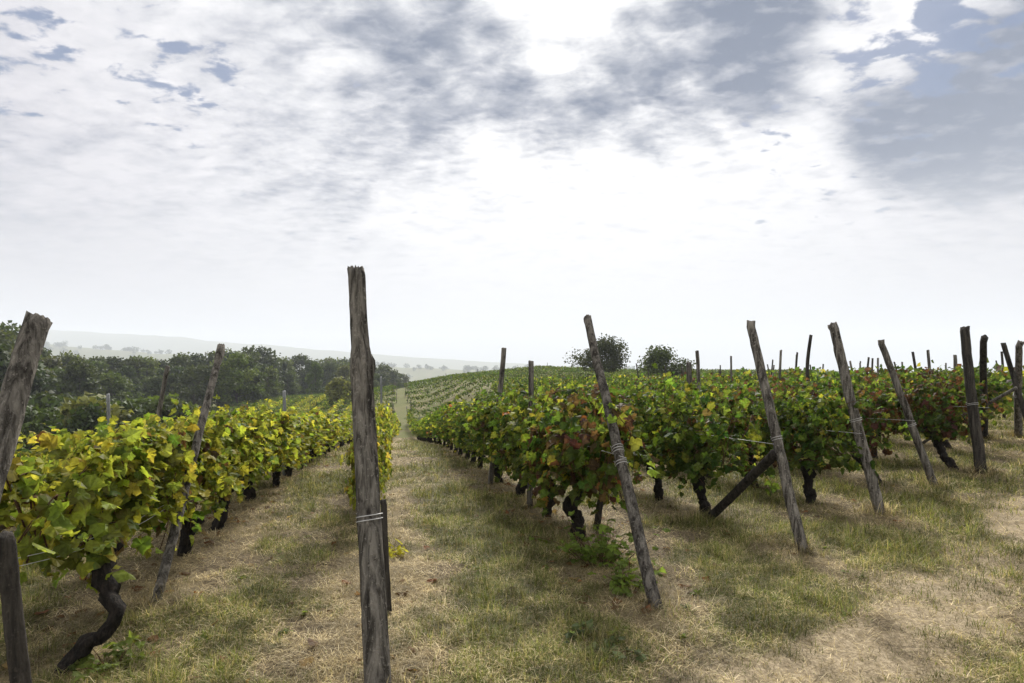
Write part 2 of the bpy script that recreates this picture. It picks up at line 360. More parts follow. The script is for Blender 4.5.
def leafcol(style, P, rg):
    st = STY[style]; pr = np.cumsum([q for _, q in st]); pr /= pr[-1]
    u = rg.random(len(P)); k = np.minimum(np.searchsorted(pr, u), len(st)-1)
    c_ = np.array([PAL[n_] for n_, _ in st])[k]
    nz = fbm(P[:, 0]*1.0+P[:, 1]*2.1+abs(hash_(style)), P[:, 2], 2.2, 3, int(rg.integers(1, 900)))[:, None]-.5
    c_ = c_*(1+np.clip(nz*2.2, -.3, .4)*np.array([.34, .2, .1])) if style in ('yellow', 'lime', 'green') else c_*(1+np.clip(nz*2.2, -.3, .4)*np.array([.34, .0, .1]))
    return c_*(1+.22*rg.standard_normal((len(P), 1))).clip(.5, 1.7)*(1+.08*rg.standard_normal((len(P), 3))).clip(.7, 1.3)
def vine_foliage(seed, style, lod=0, L=1.3, top=1.42, low=.30, half=.30, dens=1.0, canes=False):
    rg = np.random.default_rng(seed); mb = MB(); cb = MB()
    ns = int((58 if lod == 0 else 40 if lod == 1 else 34)*dens*L/1.3); nl = (19, 16, 10)[lod]; size = (.098, .108, .15)[lod]
    for s_ in range(ns):
        x0 = rg.uniform(-L/2, L/2); side = rg.choice([-1, 1]); st = np.array([x0, rg.normal(0, .05), rg.uniform(.50, .8)])
        u = rg.random()
        if u < .55:
            H = rg.uniform(top-.28, top+.06) if rg.random() < .95 else top+rg.uniform(.03, .15)
            ctl = [st, st+[rg.normal(0, .1), side*rg.uniform(.05, half*.8), .35], [x0+rg.normal(0, .18), side*rg.uniform(0, half*.9), H-.12], [x0+rg.normal(0, .25), side*rg.uniform(0, half), H]]
        elif u < .8:
            ctl = [st, st+[rg.normal(0, .1), side*.1, .35], [x0+rg.normal(0, .2), side*rg.uniform(half*.6, half*1.15), rg.uniform(.9, 1.2)], [x0+rg.normal(0, .25), side*rg.uniform(half*.8, half*1.35), rg.uniform(.55, .9)]]
        else:
            ctl = [st, st+[rg.normal(0, .1), side*half*.6, .1], [x0+rg.normal(0, .2), side*rg.uniform(half*.5, half*1.1), rg.uniform(.5, .7)], [x0+rg.normal(0, .25), side*rg.uniform(half*.3, half*1.1), rg.uniform(low, low+.3)]]
        pth = resample(np.array(ctl), nl)
        n_ = nl; out = np.stack([rg.normal(0, .6, n_), np.sign(pth[:, 1]+rg.normal(0, .12, n_))*np.abs(rg.normal(.7, .3, n_)), rg.normal(.1, .5, n_)], -1)
        P = pth+out*rg.uniform(.03, .11, (n_, 1))
        T = out*.6+np.array([0, 0, -.75])+rg.normal(0, .45, (n_, 3)); N = out*.45+np.array([0, 0, .6])+rg.normal(0, .6, (n_, 3))
        S = size*rg.uniform(.62, 1.18, n_)*np.where(np.arange(n_) > n_-4, .72, 1)
        leaves(mb, P, T, N, S, leafcol(style, P, rg), lod, rg)
        if canes and s_ % 2 == 0: add_tube(cb, pth, np.linspace(.0055, .0025, nl), 4, 0, rg)
    return mb, cb
def vine_trunk(seed, lean=0.0, h=.62, r=.042, lod=0, path=None):
    rg = np.random.default_rng(seed); mb = MB()
    if path is None:
        k1 = rg.normal(0, .05, 2); k2 = rg.normal(0, .05, 2)
        path = [(-lean, 0, -.10), (-lean*.75+k1[0]*.5, k1[1]*.5, .10), (-lean*.45+k1[0], k1[1], h*.4), (-lean*.2+k2[0], k2[1], h*.68), (0, 0, h)]
    n = 26 if lod == 0 else 10; P = resample(np.array(path, float), n)
    P[1:-1] += rg.normal(0, .009, (n-2, 3))
    tt = np.linspace(0, 1, n); rr = r*(1.25-.45*tt+.55*np.exp(-((tt-rg.uniform(.55, .75))/.10)**2)+.22*np.exp(-((tt-rg.uniform(.2, .4))/.07)**2))
    sides = 12 if lod == 0 else 6; a = np.linspace(0, 2*np.pi, sides, endpoint=False)
    lob = 1+.16*np.sin(a*3+rg.uniform(0, 6)+tt[:, None]*5)+.08*np.sin(a*5+tt[:, None]*9)
    add_tube(mb, P, rr, sides, .10, rg, True, lob)
    for s_ in (-1, 1):                             # the two short arms of the head
        e = P[-1]+np.array([s_*rg.uniform(.2, .42), rg.normal(0, .05), rg.uniform(.02, .2)])
        Q = resample(np.array([P[int(n*.78)], P[-1]*.5+e*.5+[0, 0, -.03], e]), 8 if lod == 0 else 4)
        add_tube(mb, Q, np.linspace(r*.62, r*.22, len(Q)), 7 if lod == 0 else 4, .08, rg)
    for s_ in range(3 if lod == 0 else 0):        # pruning knobs
        b = P[int(n*rg.uniform(.35, .85))]; e = b+rg.normal(0, 1, 3)*[.06, .06, .03]+[0, 0, .03]
        add_tube(mb, np.array([b, (b+e)/2, e]), [r*.7, r*.75, r*.45], 6, .1, rg)
    return mb
ROWANG = math.atan2(1, -KX); RD = np.array([-KX, 1])/math.hypot(1, KX)
GRP_V = 'grapevines planted in rows'
ORD = ['first', 'second', 'third', 'fourth', 'fifth', 'sixth', 'seventh', 'eighth', 'ninth', 'tenth', 'eleventh', 'twelfth', 'thirteenth', 'fourteenth', 'fifteenth', 'sixteenth', 'seventeenth', 'eighteenth', 'nineteenth', 'twentieth']
# prototypes for the vines farther off: one set per leaf colour
PROTO = {}
def proto(style, lod, k):
    key = (style, lod, k)
    if key not in PROTO:
        sd_ = abs(hash_(style))*31+lod*7+k*101
        f_, _ = vine_foliage(sd_, style, lod, 1.35, low=.30); tr = vine_trunk(sd_+5, [.0, .12, -.1, .2][k % 4], lod=0 if lod == 1 else 1)
        PROTO[key] = (f_.mesh('foliage', M_leaf, False, True), tr.mesh('trunk', M_bark))
    return PROTO[key]
def hash_(s_): return sum(ord(ch)*(i_+3) for i_, ch in enumerate(s_))
NV = 0
def place_vine(c, Y, style, label, unique=None, lod=1, sc=(1, 1, 1), trunk=None, foli=None):
    global NV; NV += 1; rg = random.Random(NV*13+5)
    x = c-KX*Y; r = bpy.data.objects.new('grapevine', None); COL.objects.link(r); r.empty_display_size = .2
    r.location = (x, Y, g1(x, Y)); r.rotation_euler = (0, 0, ROWANG+R(rg.uniform(-3, 3))); r.scale = sc
    tag(r, label, 'grapevine', GRP_V)
    if unique is not None:
        fb, cb = vine_foliage(unique, style, 0, canes=True, **(foli or {})); tb = vine_trunk(unique+3, **(trunk or {}))
        link('foliage', fb.mesh('foliage', M_leaf, False, True), r); link('trunk', tb.mesh('trunk', M_bark), r)
        link('canes', cb.mesh('canes', M_cane), r)
    else:
        fm, tm = proto(style, lod, rg.randrange(4 if lod == 1 else 3))
        fo = link('foliage', fm, r); tr = link('trunk', tm, r)
        if rg.random() < .5: fo.rotation_euler = (0, 0, math.pi)
    return r
# ---- row 1: the yellow row on the left
p3 = lambda px, py, Y: np.array([(px-HX)/F*Y, Y, EYE+(HY-py)/F*Y])
def to_local(P, c, Y):
    x = c-KX*Y; o_ = np.array([x, Y, g1(x, Y)]); ca, sa = math.cos(-ROWANG), math.sin(-ROWANG); Q = np.array(P)-o_
    return np.stack([Q[:, 0]*ca-Q[:, 1]*sa, Q[:, 0]*sa+Q[:, 1]*ca, Q[:, 2]], -1)
LEFT = 'left row of yellow-green leaves'
path = to_local([p3(48, 700, 2.98), p3(62, 682, 3.0), p3(84, 648, 3.05), p3(108, 632, 3.1), p3(121, 608, 3.15), p3(108, 590, 3.2), p3(100, 560, 3.25), p3(98, 530, 3.3)], rowc(1), 3.5)
place_vine(rowc(1), 3.5, 'yellow', 'yellow-green grapevine with a twisted dark trunk beside the foreground leaning post', 501, trunk=dict(path=path, r=.034), foli=dict(L=1.5, top=1.14, low=.24, half=.22, dens=.85))
place_vine(rowc(1), 4.75, 'yellow', 'second grapevine of the left yellow-green row, its trunk hidden by the slanting dark post', 502, trunk=dict(lean=-.25), foli=dict(L=1.5, top=1.16, low=.28, half=.26, dens=.9))
place_vine(rowc(1), 6.25, 'yellow', 'third grapevine of the left yellow-green row, its black trunk bending to the right', 503, trunk=dict(lean=.3, r=.05), foli=dict(L=1.5, top=1.17, low=.32))
place_vine(rowc(1), 7.6, 'yellow', 'fourth grapevine of the left yellow-green row, beyond the vine with the bending trunk', 504, trunk=dict(lean=.15, r=.05), foli=dict(L=1.4, top=1.17, low=.35))
Y = 8.85; k = 5
while Y < 37:
    lab = f'{ORD[k-1]} grapevine from the near end of the left row of yellow-green leaves' if k <= 12 else 'small far grapevine where the left yellow-green row runs down the slope'
    place_vine(rowc(1), Y, 'yellow' if k % 5 else 'lime', lab, lod=1 if Y < 16 else 2, sc=(1, 1, random.uniform(.71, .82))); Y += 1.22; k += 1
# ---- row 2: in line with the tall post in the middle
Y = 6.2; k = 1
while Y < 36:
    lab = f'{ORD[k-1]} grapevine counted down the thin bright row behind the tall central post' if k <= 10 else 'small far grapevine in the thin bright row behind the central post'
    place_vine(rowc(2)-.2, Y, 'lime', lab, unique=520+k if k <= 2 else None, lod=1 if Y < 14 else 2, sc=(1, .44, .82), foli=dict(low=.33)); Y += 1.24; k += 1
# ---- row 3: right of the grass alley
R3 = [(5.35, 'rust', 'brown-tinted grapevine at the near end of the row right of the grass alley', 531, dict(L=1.35, top=1.44, low=.26, half=.32, dens=1.05), dict(lean=-.05, r=.05, h=.5)),
      (6.65, 'green', 'second grapevine of the row right of the grass alley, next to the brown-tinted one', 532, dict(L=1.4, top=1.42, low=.25), dict(lean=.1)),
      (7.9, 'green', 'third grapevine of the row right of the grass alley, with a bulging black trunk', 533, dict(L=1.4, top=1.40, low=.26), dict(lean=.05, r=.05)),
      (9.1, 'green', 'fourth grapevine of the row right of the grass alley, with a few orange leaves', 534, dict(L=1.3, top=1.42, low=.28), dict(lean=-.1))]
for y_, st, lab, sd_, fo, tk in R3: place_vine(rowc(3), y_, st, lab, sd_, foli=fo, trunk=tk)
Y = 10.3; k = 5
while Y < 44:
    lab = f'{ORD[k-1]} grapevine from the near end of the row right of the grass alley' if k <= 14 else 'small far grapevine where the row right of the alley drops downhill'
    place_vine(rowc(3), Y, 'rust' if k in (9, 15) else 'green', lab, lod=1 if Y < 17 else 2, sc=(1, 1, random.uniform(.88, .98))); Y += 1.22; k += 1
# ---- rows 4-9 on the flat ground at the right, end-on
ROWN = {4: 'the row with the slanting brace', 5: 'the row of the thick rough post', 6: 'the row of the slim pale-legged post',
        7: 'the row of the tallest dark post', 8: 'the row of the thin upright post', 9: 'the last row at the right edge'}
NEAR = {4: [(6.6, 'dark', 541, dict(lean=.22, r=.045)), (7.8, 'dark', 542, dict(lean=.2))], 5: [(7.4, 'dark', 543, dict(lean=.12, r=.05)), (8.6, 'wine', 544, dict(lean=.3))],
        6: [(8.95, 'wine', 545, dict(lean=.65, r=.05)), (10.3, 'wine', 546, dict(lean=.5))], 7: [(9.6, 'wine', 547, dict(lean=.6, r=.05)), (10.8, 'dark', 548, dict(lean=.3))],
        8: [(11.4, 'wine', 549, dict(lean=.5))], 9: [(12.6, 'dark', 550, dict(lean=.3))]}
END = {4: 24, 5: 25, 6: 26, 7: 27, 8: 28, 9: 29}
for rr_ in range(4, 10):
    k = 1
    for (y_, st, sd_, tk) in NEAR[rr_]:
        place_vine(rowc(rr_), y_, st, f'{ORD[k-1]} {"reddish dark" if st == "wine" else "dark green"} grapevine heading {ROWN[rr_]}', sd_, trunk=tk, foli=dict(top=1.47, low=.38 if rr_ < 5 else .54, half=.33, dens=.92)); k += 1; Y = y_
    Y += 1.25
    while Y < END[rr_]:
        lab = f'{ORD[k-1]} grapevine from the front in {ROWN[rr_]}' if k <= 6 else f'far grapevine deep inside {ROWN[rr_]}'
        place_vine(rowc(rr_), Y, ('dark', 'dark', 'dark', 'wine', 'wine' if rr_ > 5 else 'green')[(k*3+rr_) % 5], lab, lod=1 if Y < 13 else 2, sc=(1, 1.1, random.uniform(.97, 1.08))); Y += 1.25; k += 1
# ---- row 0: the next row down the slope at the left
Y = 6.0; k = 1
while Y < 22:
    place_vine(rowc(0), Y, 'yellow', 'grapevine of the lower row, mostly hidden beyond the left yellow-green row', lod=1 if Y < 10 else 2, sc=(1, 1, .70)); Y += 1.25; k += 1
print('vines', NV)

# ================================================================== FAR VINEYARD (beyond what one can count)
rg = np.random.default_rng(99); mb = MB(); HP = []
def hedge(P2, style, per_m, size, top=1.35, half=.3, low=.3):
    P2 = np.asarray(P2); d = np.r_[0, np.cumsum(np.hypot(*np.diff(P2, axis=0).T))]; n = int(d[-1]*per_m)
    if n < 1: return
    u = rg.uniform(0, d[-1], n); x = np.interp(u, d, P2[:, 0])+rg.normal(0, half*.5, n); y = np.interp(u, d, P2[:, 1])+rg.normal(0, half*.5, n)
    tp = top*(1+(.16 if top > 1.1 else .06)*np.sin(u*1.9+rg.uniform(0, 6))+.07*rg.standard_normal(n))
    z = gh(x, y)+low+(tp-low)*np.sqrt(rg.random(n)); P = np.stack([x, y, z], -1)
    T = rg.normal(0, .6, (n, 3))+[0, 0, -.5]; N = rg.normal(0, .6, (n, 3))+[0, -.4, .5]
    leaves(mb, P, T, N, size*rg.uniform(.6, 1.25, n), leafcol(style, P, rg), 2, rg)
for c_, y0, y1, st in ((rowc(1), 37.5, 70, 'yellow'), (rowc(2), 36, 64, 'lime'), (rowc(3), 44.5, 68, 'green')):
    yy = np.linspace(y0, y1, 30); hedge(np.stack([c_-KX*yy, yy], -1), st, 75, .2)
for r_ in range(4, 10):
    yy = np.linspace(END[r_]+.3, 62, 30); hedge(np.stack([rowc(r_)-KX*yy, yy], -1), 'dark' if r_ % 2 else 'green', 70, .21)
for r_ in range(10, 24):
    yy = np.linspace(12+(r_-9)*1.0, 62, 40); hedge(np.stack([rowc(r_)-KX*yy, yy], -1), ('dark', 'green', 'wine')[r_ % 3], 62, .21, 1.4)
for r_ in range(-9, 0):                            # left, far down the slope
    yy = np.linspace(62, 108, 30); hedge(np.stack([rowc(0)-2.4*(-r_)-KX*yy, yy], -1), 'lime' if r_ % 3 else 'green', 40, .24)
for k in range(9):                                # contour rows on the hill across the dip
    y0 = 72+k*6.8
    for xa, xb in ((-60, None), (None, 62)):
        xs = np.linspace(-60, 64, 140); ys = y0-.20*xs+.0028*xs**2+1.2*np.sin(xs*.09+k*.3); cc = xs+KX*ys
        keep = (cc < .45) if xb is None else (cc > 1.6)
        if keep.sum() > 4:
            pts = np.stack([xs[keep], ys[keep]], -1); hedge(pts, 'mid', 70, .23, 1.0, .24, .1)
            e_ = pts[-1] if xb is None else pts[0]; HP.append((e_[0], e_[1]))
            for q in rg.uniform(.1, .9, 2): HP.append(tuple(pts[int(q*(len(pts)-1))]))
tag(link('distant_grapevines', mb.mesh('distant_grapevines', M_leaf, False, True)), 'green rows of far grapevines over the dip and the hill behind', 'vineyard', None, 'stuff')

# ================================================================== POSTS
def post_mesh(axis, r0, r1, seed, m_, sides=20, n=26, prof=None, rough=.012, knob=None, wob=.035):
    rg = np.random.default_rng(seed); A = resample(np.array(axis, float), n*6); s_ = np.r_[0, np.cumsum(np.linalg.norm(np.diff(A, axis=0), axis=1))]; tt = np.linspace(0, 1, n)
    A = np.stack([np.interp(tt*s_[-1], s_, A[:, q]) for q in range(3)], -1)
    A[1:-1, :2] += np.cumsum(rg.normal(0, r0*wob, (n-2, 2)), 0)
    a = np.linspace(0, 2*np.pi, sides, endpoint=False)
    rr = r0+(r1-r0)*tt
    if prof is not None: rr = rr*np.interp(tt, [q[0] for q in prof], [q[1] for q in prof])
    lob = 1+.07*np.sin(a*2+rg.uniform(0, 6)+tt[:, None]*1.2)+.05*np.sin(a*3+rg.uniform(0, 6)-tt[:, None]*1.5)
    for q in range(4):                             # long drying cracks
        ca = rg.uniform(0, 6.28)+tt*rg.normal(0, .5); s0, s1 = sorted(rg.uniform(-.1, 1.1, 2)); on = ss(s0-.05, s0+.05, tt)*(1-ss(s1-.05, s1+.05, tt))
        da = np.abs((a[None]-ca[:, None]+np.pi) % (2*np.pi)-np.pi); lob = lob-.20*on[:, None]*np.exp(-(da/.16)**2)
    lob *= 1+.03*rg.standard_normal((1, sides))
    if knob: 
        kt, kang, amp = knob; da = np.abs((a-kang+np.pi) % (2*np.pi)-np.pi); lob = lob+amp*np.exp(-((tt-kt)/.02)**2)[:, None]*np.exp(-(da/.5)**2)
    mb = MB(); V, Fs = tube(A, rr, sides, rough, rg, True, lob)
    V[(n-1)*sides:n*sides, 2] += rg.normal(0, r1*.14, sides)+r1*.2*np.sin(a+rg.uniform(0, 6))
    n0 = mb.n; mb.add(V, Fs[0]); [mb.Fs.append(f) for f in Fs[1:]]
    return mb.mesh('post', m_, True), A, rr
def tie(parent, A, rr, fr, turns=2, loose=True):   # wire wound round a post
    n = len(A); f = fr*(n-1); i_ = int(f); p_ = A[i_]+(A[min(i_+1, n-1)]-A[i_])*(f-i_); r_ = np.interp(f, np.arange(n), rr)*1.13+.002
    ax = A[-1]-A[0]; ax /= np.linalg.norm(ax); u = np.cross(ax, [0, 1, 0]); u /= np.linalg.norm(u); v = np.cross(ax, u)
    th = np.linspace(0, 2*np.pi*turns, 22*turns); h = (np.linspace(-.5, .5, len(th))*.022*turns+.006*np.sin(th))
    P = p_+r_*(np.cos(th)[:, None]*u+np.sin(th)[:, None]*v)+h[:, None]*ax
    mb = MB(); add_tube(mb, P, np.full(len(P), .0024), 5)
    return link('wire_tie', mb.mesh('wire_tie', M_wire), parent)
GRP_P = 'wooden vineyard posts'
def post(base, top, r0, r1, seed, label, m_=None, ties=(), mid=None, name='vineyard_post', group=GRP_P, sink=.12, **k):
    base = np.array(base, float); top = np.array(top, float); d = (top-base)/np.linalg.norm(top-base)
    ax = [(0, 0, 0)]+([np.array(q) for q in mid] if mid else [(top-base)*.5])+[top-base]
    ax = np.array(ax, float); ax = np.concatenate([[-(ax[1]/np.linalg.norm(ax[1]))*sink], ax])
    me, A, rr = post_mesh(ax, r0, r1, seed, m_ or M_post, **k)
    o_ = link(name, me, None, base); tag(o_, label, 'post', group)
    for fr in ties: tie(o_, A, rr, fr, random.choice([2, 3]))
    return o_
def gp(px, py, c):                                  # where the ray through the base meets the ground in row c
    Y = 4.0
    for _ in range(60):
        x = (px-HX)/F*Y; Y = .5*Y+.5*(EYE-g1(x, Y))*F/(py-HY)
    x = (px-HX)/F*Y; return np.array([x, Y, g1(x, Y)])
def tp(px, py, c):                                  # the top, in the plane of row c
    Y = c/((px-HX)/F+KX); return np.array([(px-HX)/F*Y, Y, EYE+(HY-py)/F*Y])
# end posts, left to right (all leaning in over their rows)
post((-2.45, 2.30, g1(-2.45, 2.3)), p3(40, 318, 2.98), .062, .052, 1, 'thick weathered grey post cut by the left edge, leaning in over yellow leaves', n=40, sides=28, ties=(.5,), knob=(.66, 4.4, .25))
p2b = np.array([-.645, 2.76, 0.0]); p2t = p3(355.5, 270, 3.08)
post(p2b, p2t, .062, .047, 2, 'tallest grey post in the centre foreground, split ledge near its top and wire tied round', wob=.012, n=60, sides=30, ties=(.43,),
     prof=[(0, 1.03), (.3, 1.0), (.70, 1.02), (.775, 1.04), (.80, .93), (.82, .86), (.9, .85), (1, .87)], knob=(.77, .2, .42))
post(gp(655, 605, 0), tp(587, 318, rowc(3)), .046, .036, 3, 'long slim leaning post with pale ties, at the row end right of the alley', ties=(.505, .46), n=44, sides=22)
post(gp(803, 550, 0), tp(751, 321, rowc(4)), .05, .037, 4, 'leaning wooden post with a dark slanting brace reaching up to it', ties=(.5,), n=40, sides=20)
post(gp(880, 513, 0), tp(832, 325, rowc(5)), .066, .052, 5, 'thick rough leaning post between the braced post and the slim pale-legged post', ties=(.52,), n=40, knob=(.86, 3.4, .35))
post(gp(935, 487, 0), tp(881, 340, rowc(6)), .054, .043, 6, 'slim leaning post with a pale bark-free lower half, left of the tall dark upright post', ties=(.45,), n=36)
post(gp(981, 473, 0), tp(965, 327, rowc(7)), .075, .058, 7, 'tallest dark post of the right side, nearly upright and thick', m_=M_postdark, n=36, ties=(.5,))
post(gp(985, 440, 0), tp(985, 337, rowc(8)), .058, .048, 8, 'thin upright dark post just right of the tallest dark post', m_=M_postdark)
post(gp(1018, 437, 0), tp(1021, 342, rowc(9)), .07, .055, 9, 'upright grey post at the right edge carrying a slanting pole', ties=(.5,))
pb_ = tp(1003, 343, rowc(9)+.1); post((pb_[0]+.45, pb_[1]-.2, g1(pb_[0]+.45, pb_[1]-.2)), pb_, .05, .042, 10, 'dark pole leaning left behind the upright post at the right edge', m_=M_postdark)
# braces
p4 = gp(803, 550, 0)
post(gp(706, 521, 0), p3(776, 452, 5.36), .046, .04, 11, 'dark slanting brace pole propped from the ground against a leaning post', m_=M_postdark, name='brace_pole', group=None)
b9 = p3(1016, 388, 11.35); f9 = np.array([rowc(9)-KX*13.2, 13.2, g1(rowc(9)-KX*13.2, 13.2)])
post(f9, b9, .045, .035, 12, 'pale slanting brace pole against the upright post at the right edge', name='brace_pole', group=None)
b8 = p3(984, 400, 9.9); x8 = rowc(8)-KX*11.6
post((x8, 11.6, g1(x8, 11.6)), b8, .032, .026, 13, 'thin crooked brace pole propped on the thin upright dark post', name='brace_pole', group=None)
# posts and stakes standing inside the rows
post(p3(28, 745, 2.47), p3(3, 535, 2.45), .036, .031, 14, 'dark stake behind the thick grey post at the left edge', m_=M_postdark, name='vine_stake', n=30)
post(gp(155, 608, 0), p3(221, 346, 4.95), .031, .027, 15, 'dark slanting post with a hooked tip rising out of the yellow-green left row', m_=M_post, n=36,
     prof=[(0, 1), (.93, 1.0), (.96, 1.35), (1, 1.1)])
post(gp(388, 613, 0), p3(383, 500, 3.75), .026, .02, 16, 'thin black stake just behind the tall central post', m_=M_postdark, name='vine_stake')
post(gp(596, 531, 0), p3(616, 420, 5.6), .035, .028, 17, 'black stake under the brown-tinted vine, leaning to the right', m_=M_postdark, name='vine_stake')
def rowpost(px, py, r_, dpx, rad_, label, seed, m_=None, **k):   # a post of row r_ whose top shows at (px, py)
    t_ = tp(px, py, rowc(r_)); x = t_[0]+dpx/F*t_[1]; y_ = (rowc(r_)-x)/KX if abs(dpx) > 999 else t_[1]
    return post((x, y_, g1(x, y_)), t_, rad_, rad_*.85, seed, label, m_ or M_post, sides=12, n=14, **k)
rowpost(504, 348, 3, -14, .045, 'dark post leaning right above the row right of the grass alley', 18)
rowpost(531, 361, 3, -1, .042, 'short dark upright post above the row right of the grass alley', 19)
rowpost(168, 366, 0, -22, .04, 'grey post leaning right beyond the yellow-green row, against the woods', 20)
SKY = [(689, 362, 2), (697, 351, 5), (731, 356, 1), (781, 350, -4), (774, 365, -6), (850, 361, 10), (860, 363, 2), (866, 367, 0), (878, 358, 0), (902, 362, 4), (928, 350, 7), (946, 363, 1), (955, 355, 1)]
SKYL = ['short thick post with a split head against the sky above the braced row', 'slim post leaning left against the sky, right of the two ridge trees', 'small upright post against the sky left of the braced post',
        'thin dark post leaning right on the skyline right of the braced post', 'tiny slanting post beside the thin dark skyline post', 'thin pole leaning left on the skyline just right of the thick rough post',
        'short dark post second right of the thick rough leaning post', 'lowest stub in the skyline cluster right of the thick rough post', 'upright post just left of the slim pale-legged leaning post on the skyline',
        'forked short post just right of the slim leaning post head', 'dark post leaning left midway between the slim leaning post and the tallest dark post', 'thin pale stick left of the stout skyline stump', 'stout short stump just left of the tallest dark post']
for k, (px, py, dp) in enumerate(SKY):
    best = None
    for r_ in range(4, 16):
        a_ = tp(px, py, rowc(r_))
        if a_[1] > 32 or a_[1] < 8.0+1.13*(r_-4): continue
        e_ = abs(a_[2]-g1(a_[0], a_[1])-1.95)
        if best is None or e_ < best[0]: best = (e_, r_)
    rowpost(px, py, best[1], dp, .055 if px in (689, 955) else .038, SKYL[k], 30+k)
# the bent forked pole on the skyline
t_ = tp(811, 335, rowc(6)); bx_, by_ = t_[0]+.05, t_[1]; zb = g1(bx_, by_); hh = t_[2]-zb
post((bx_, by_, zb), t_, .038, .024, 50, 'bent forked pole on the skyline left of the thick rough leaning post', M_postdark, mid=[(.02, 0, hh*.4), (-.11, 0, hh*.72)], sides=10, n=18)
# tiny far posts on the right-hand skyline and pale posts on the hill: one mesh, copied
far_me, _, _ = post_mesh([(0, 0, -.1), (.02, 0, 1), (0, 0, 2.0)], .045, .036, 70, M_postdark, sides=8, n=6)
pale_me, _, _ = post_mesh([(0, 0, -.1), (.02, 0, 1), (0, 0, 1.95)], .055, .05, 71, M_concrete, sides=8, n=6); hill_me, _, _ = post_mesh([(0, 0, -.1), (.02, 0, .9), (0, 0, 1.6)], .05, .045, 72, M_post, sides=8, n=6)
rp = random.Random(4)
for r_ in range(10, 20):
    for q in range(4):
        y_ = 13+(r_-9)*1.3+q*6+rp.uniform(0, 5); x = rowc(r_)-KX*y_; o_ = link('vineyard_post', far_me, None, (x, y_, g1(x, y_)))
        o_.rotation_euler = (R(rp.uniform(-9, 9)), R(rp.uniform(-9, 9)), 0); o_.scale = (1, 1, rp.uniform(.98, 1.16)); tag(o_, 'tiny dark post tip poking over the far vines along the right skyline', 'post', 'far post tips on the right skyline')
for (x, y_) in HP:
    o_ = link('vineyard_post', hill_me, None, (x, y_, g1(x, y_))); o_.rotation_euler = (R(rp.uniform(-5, 5)), R(rp.uniform(-5, 5)), 0); o_.scale = (1, 1, rp.uniform(.85, 1.1))
    tag(o_, 'small pale post at a vine row on the hill across the dip', 'post', 'pale posts on the far vineyard hill')
def palepost(px, py, c, label, sc=1.0):
    t_ = tp(px, py, c); o_ = link('vineyard_post', pale_me, None, (t_[0], t_[1], g1(t_[0], t_[1]))); o_.scale = (.6, .6, max(.5, (t_[2]-g1(t_[0], t_[1]))/1.95)); tag(o_, label, 'post', 'pale posts in the rows')
palepost(381, 377, rowc(2)-.3, 'pale blue-grey concrete post just right of the tall central post')
palepost(284, 391, rowc(1)-.1, 'pale grey post above the far half of the left yellow-green row')
palepost(108, 394, rowc(-1), 'pale thin post beyond the left row, in front of the dark bushes')

# ================================================================== WIRES
def wire(c, y0, y1, h, label, h0=None):
    yy = np.linspace(y0, y1, 40); x = c-KX*yy; z = gh(x, yy)+h
    if h0 is not None: z = z+(h0-h)*np.exp(-(yy-y0)/.8)
    mb = MB(); add_tube(mb, np.stack([x, yy, z], -1), np.full(40, .0019), 5)
    tag(link('trellis_wire', mb.mesh('trellis_wire', M_wire)), label, 'wire', 'trellis wires')
def left_wire(dz, label):
    P = resample(np.array([(-2.45, 2.53, .69+dz), (-2.36, 3.0, .64+dz), (-2.42, 3.6, .60+dz), (-2.62, 4.4, .56+dz*.8), (-2.95, 5.4, .50+dz*.6), (-3.6, 8.5, .32), (-5.2, 16.3, -.35)]), 60)
    mb = MB(); add_tube(mb, P, np.full(60, .0019), 5); tag(link('trellis_wire', mb.mesh('trellis_wire', M_wire)), label, 'wire', 'trellis wires')
left_wire(.0, 'upper of two pale wires running from the thick left-edge post into the yellow row')
left_wire(-.04, 'lower of two pale wires running from the thick left-edge post into the yellow row')
wire(rowc(3), 4.25, 30, .95, 'thin wire strung from the slim leaning post into the row right of the alley')
wire(rowc(4), 5.3, 26, .95, 'thin pale wire strung from the braced leaning post into its row')
wire(rowc(5), 6.5, 26, .95, 'thin wire strung from the thick rough leaning post into its row')
wire(rowc(6), 7.8, 26, .98, 'pale wire strung from the slim post with a pale lower half')
wire(rowc(7), 8.55, 26, 1.0, 'thin wire strung from the tallest dark post on the right')

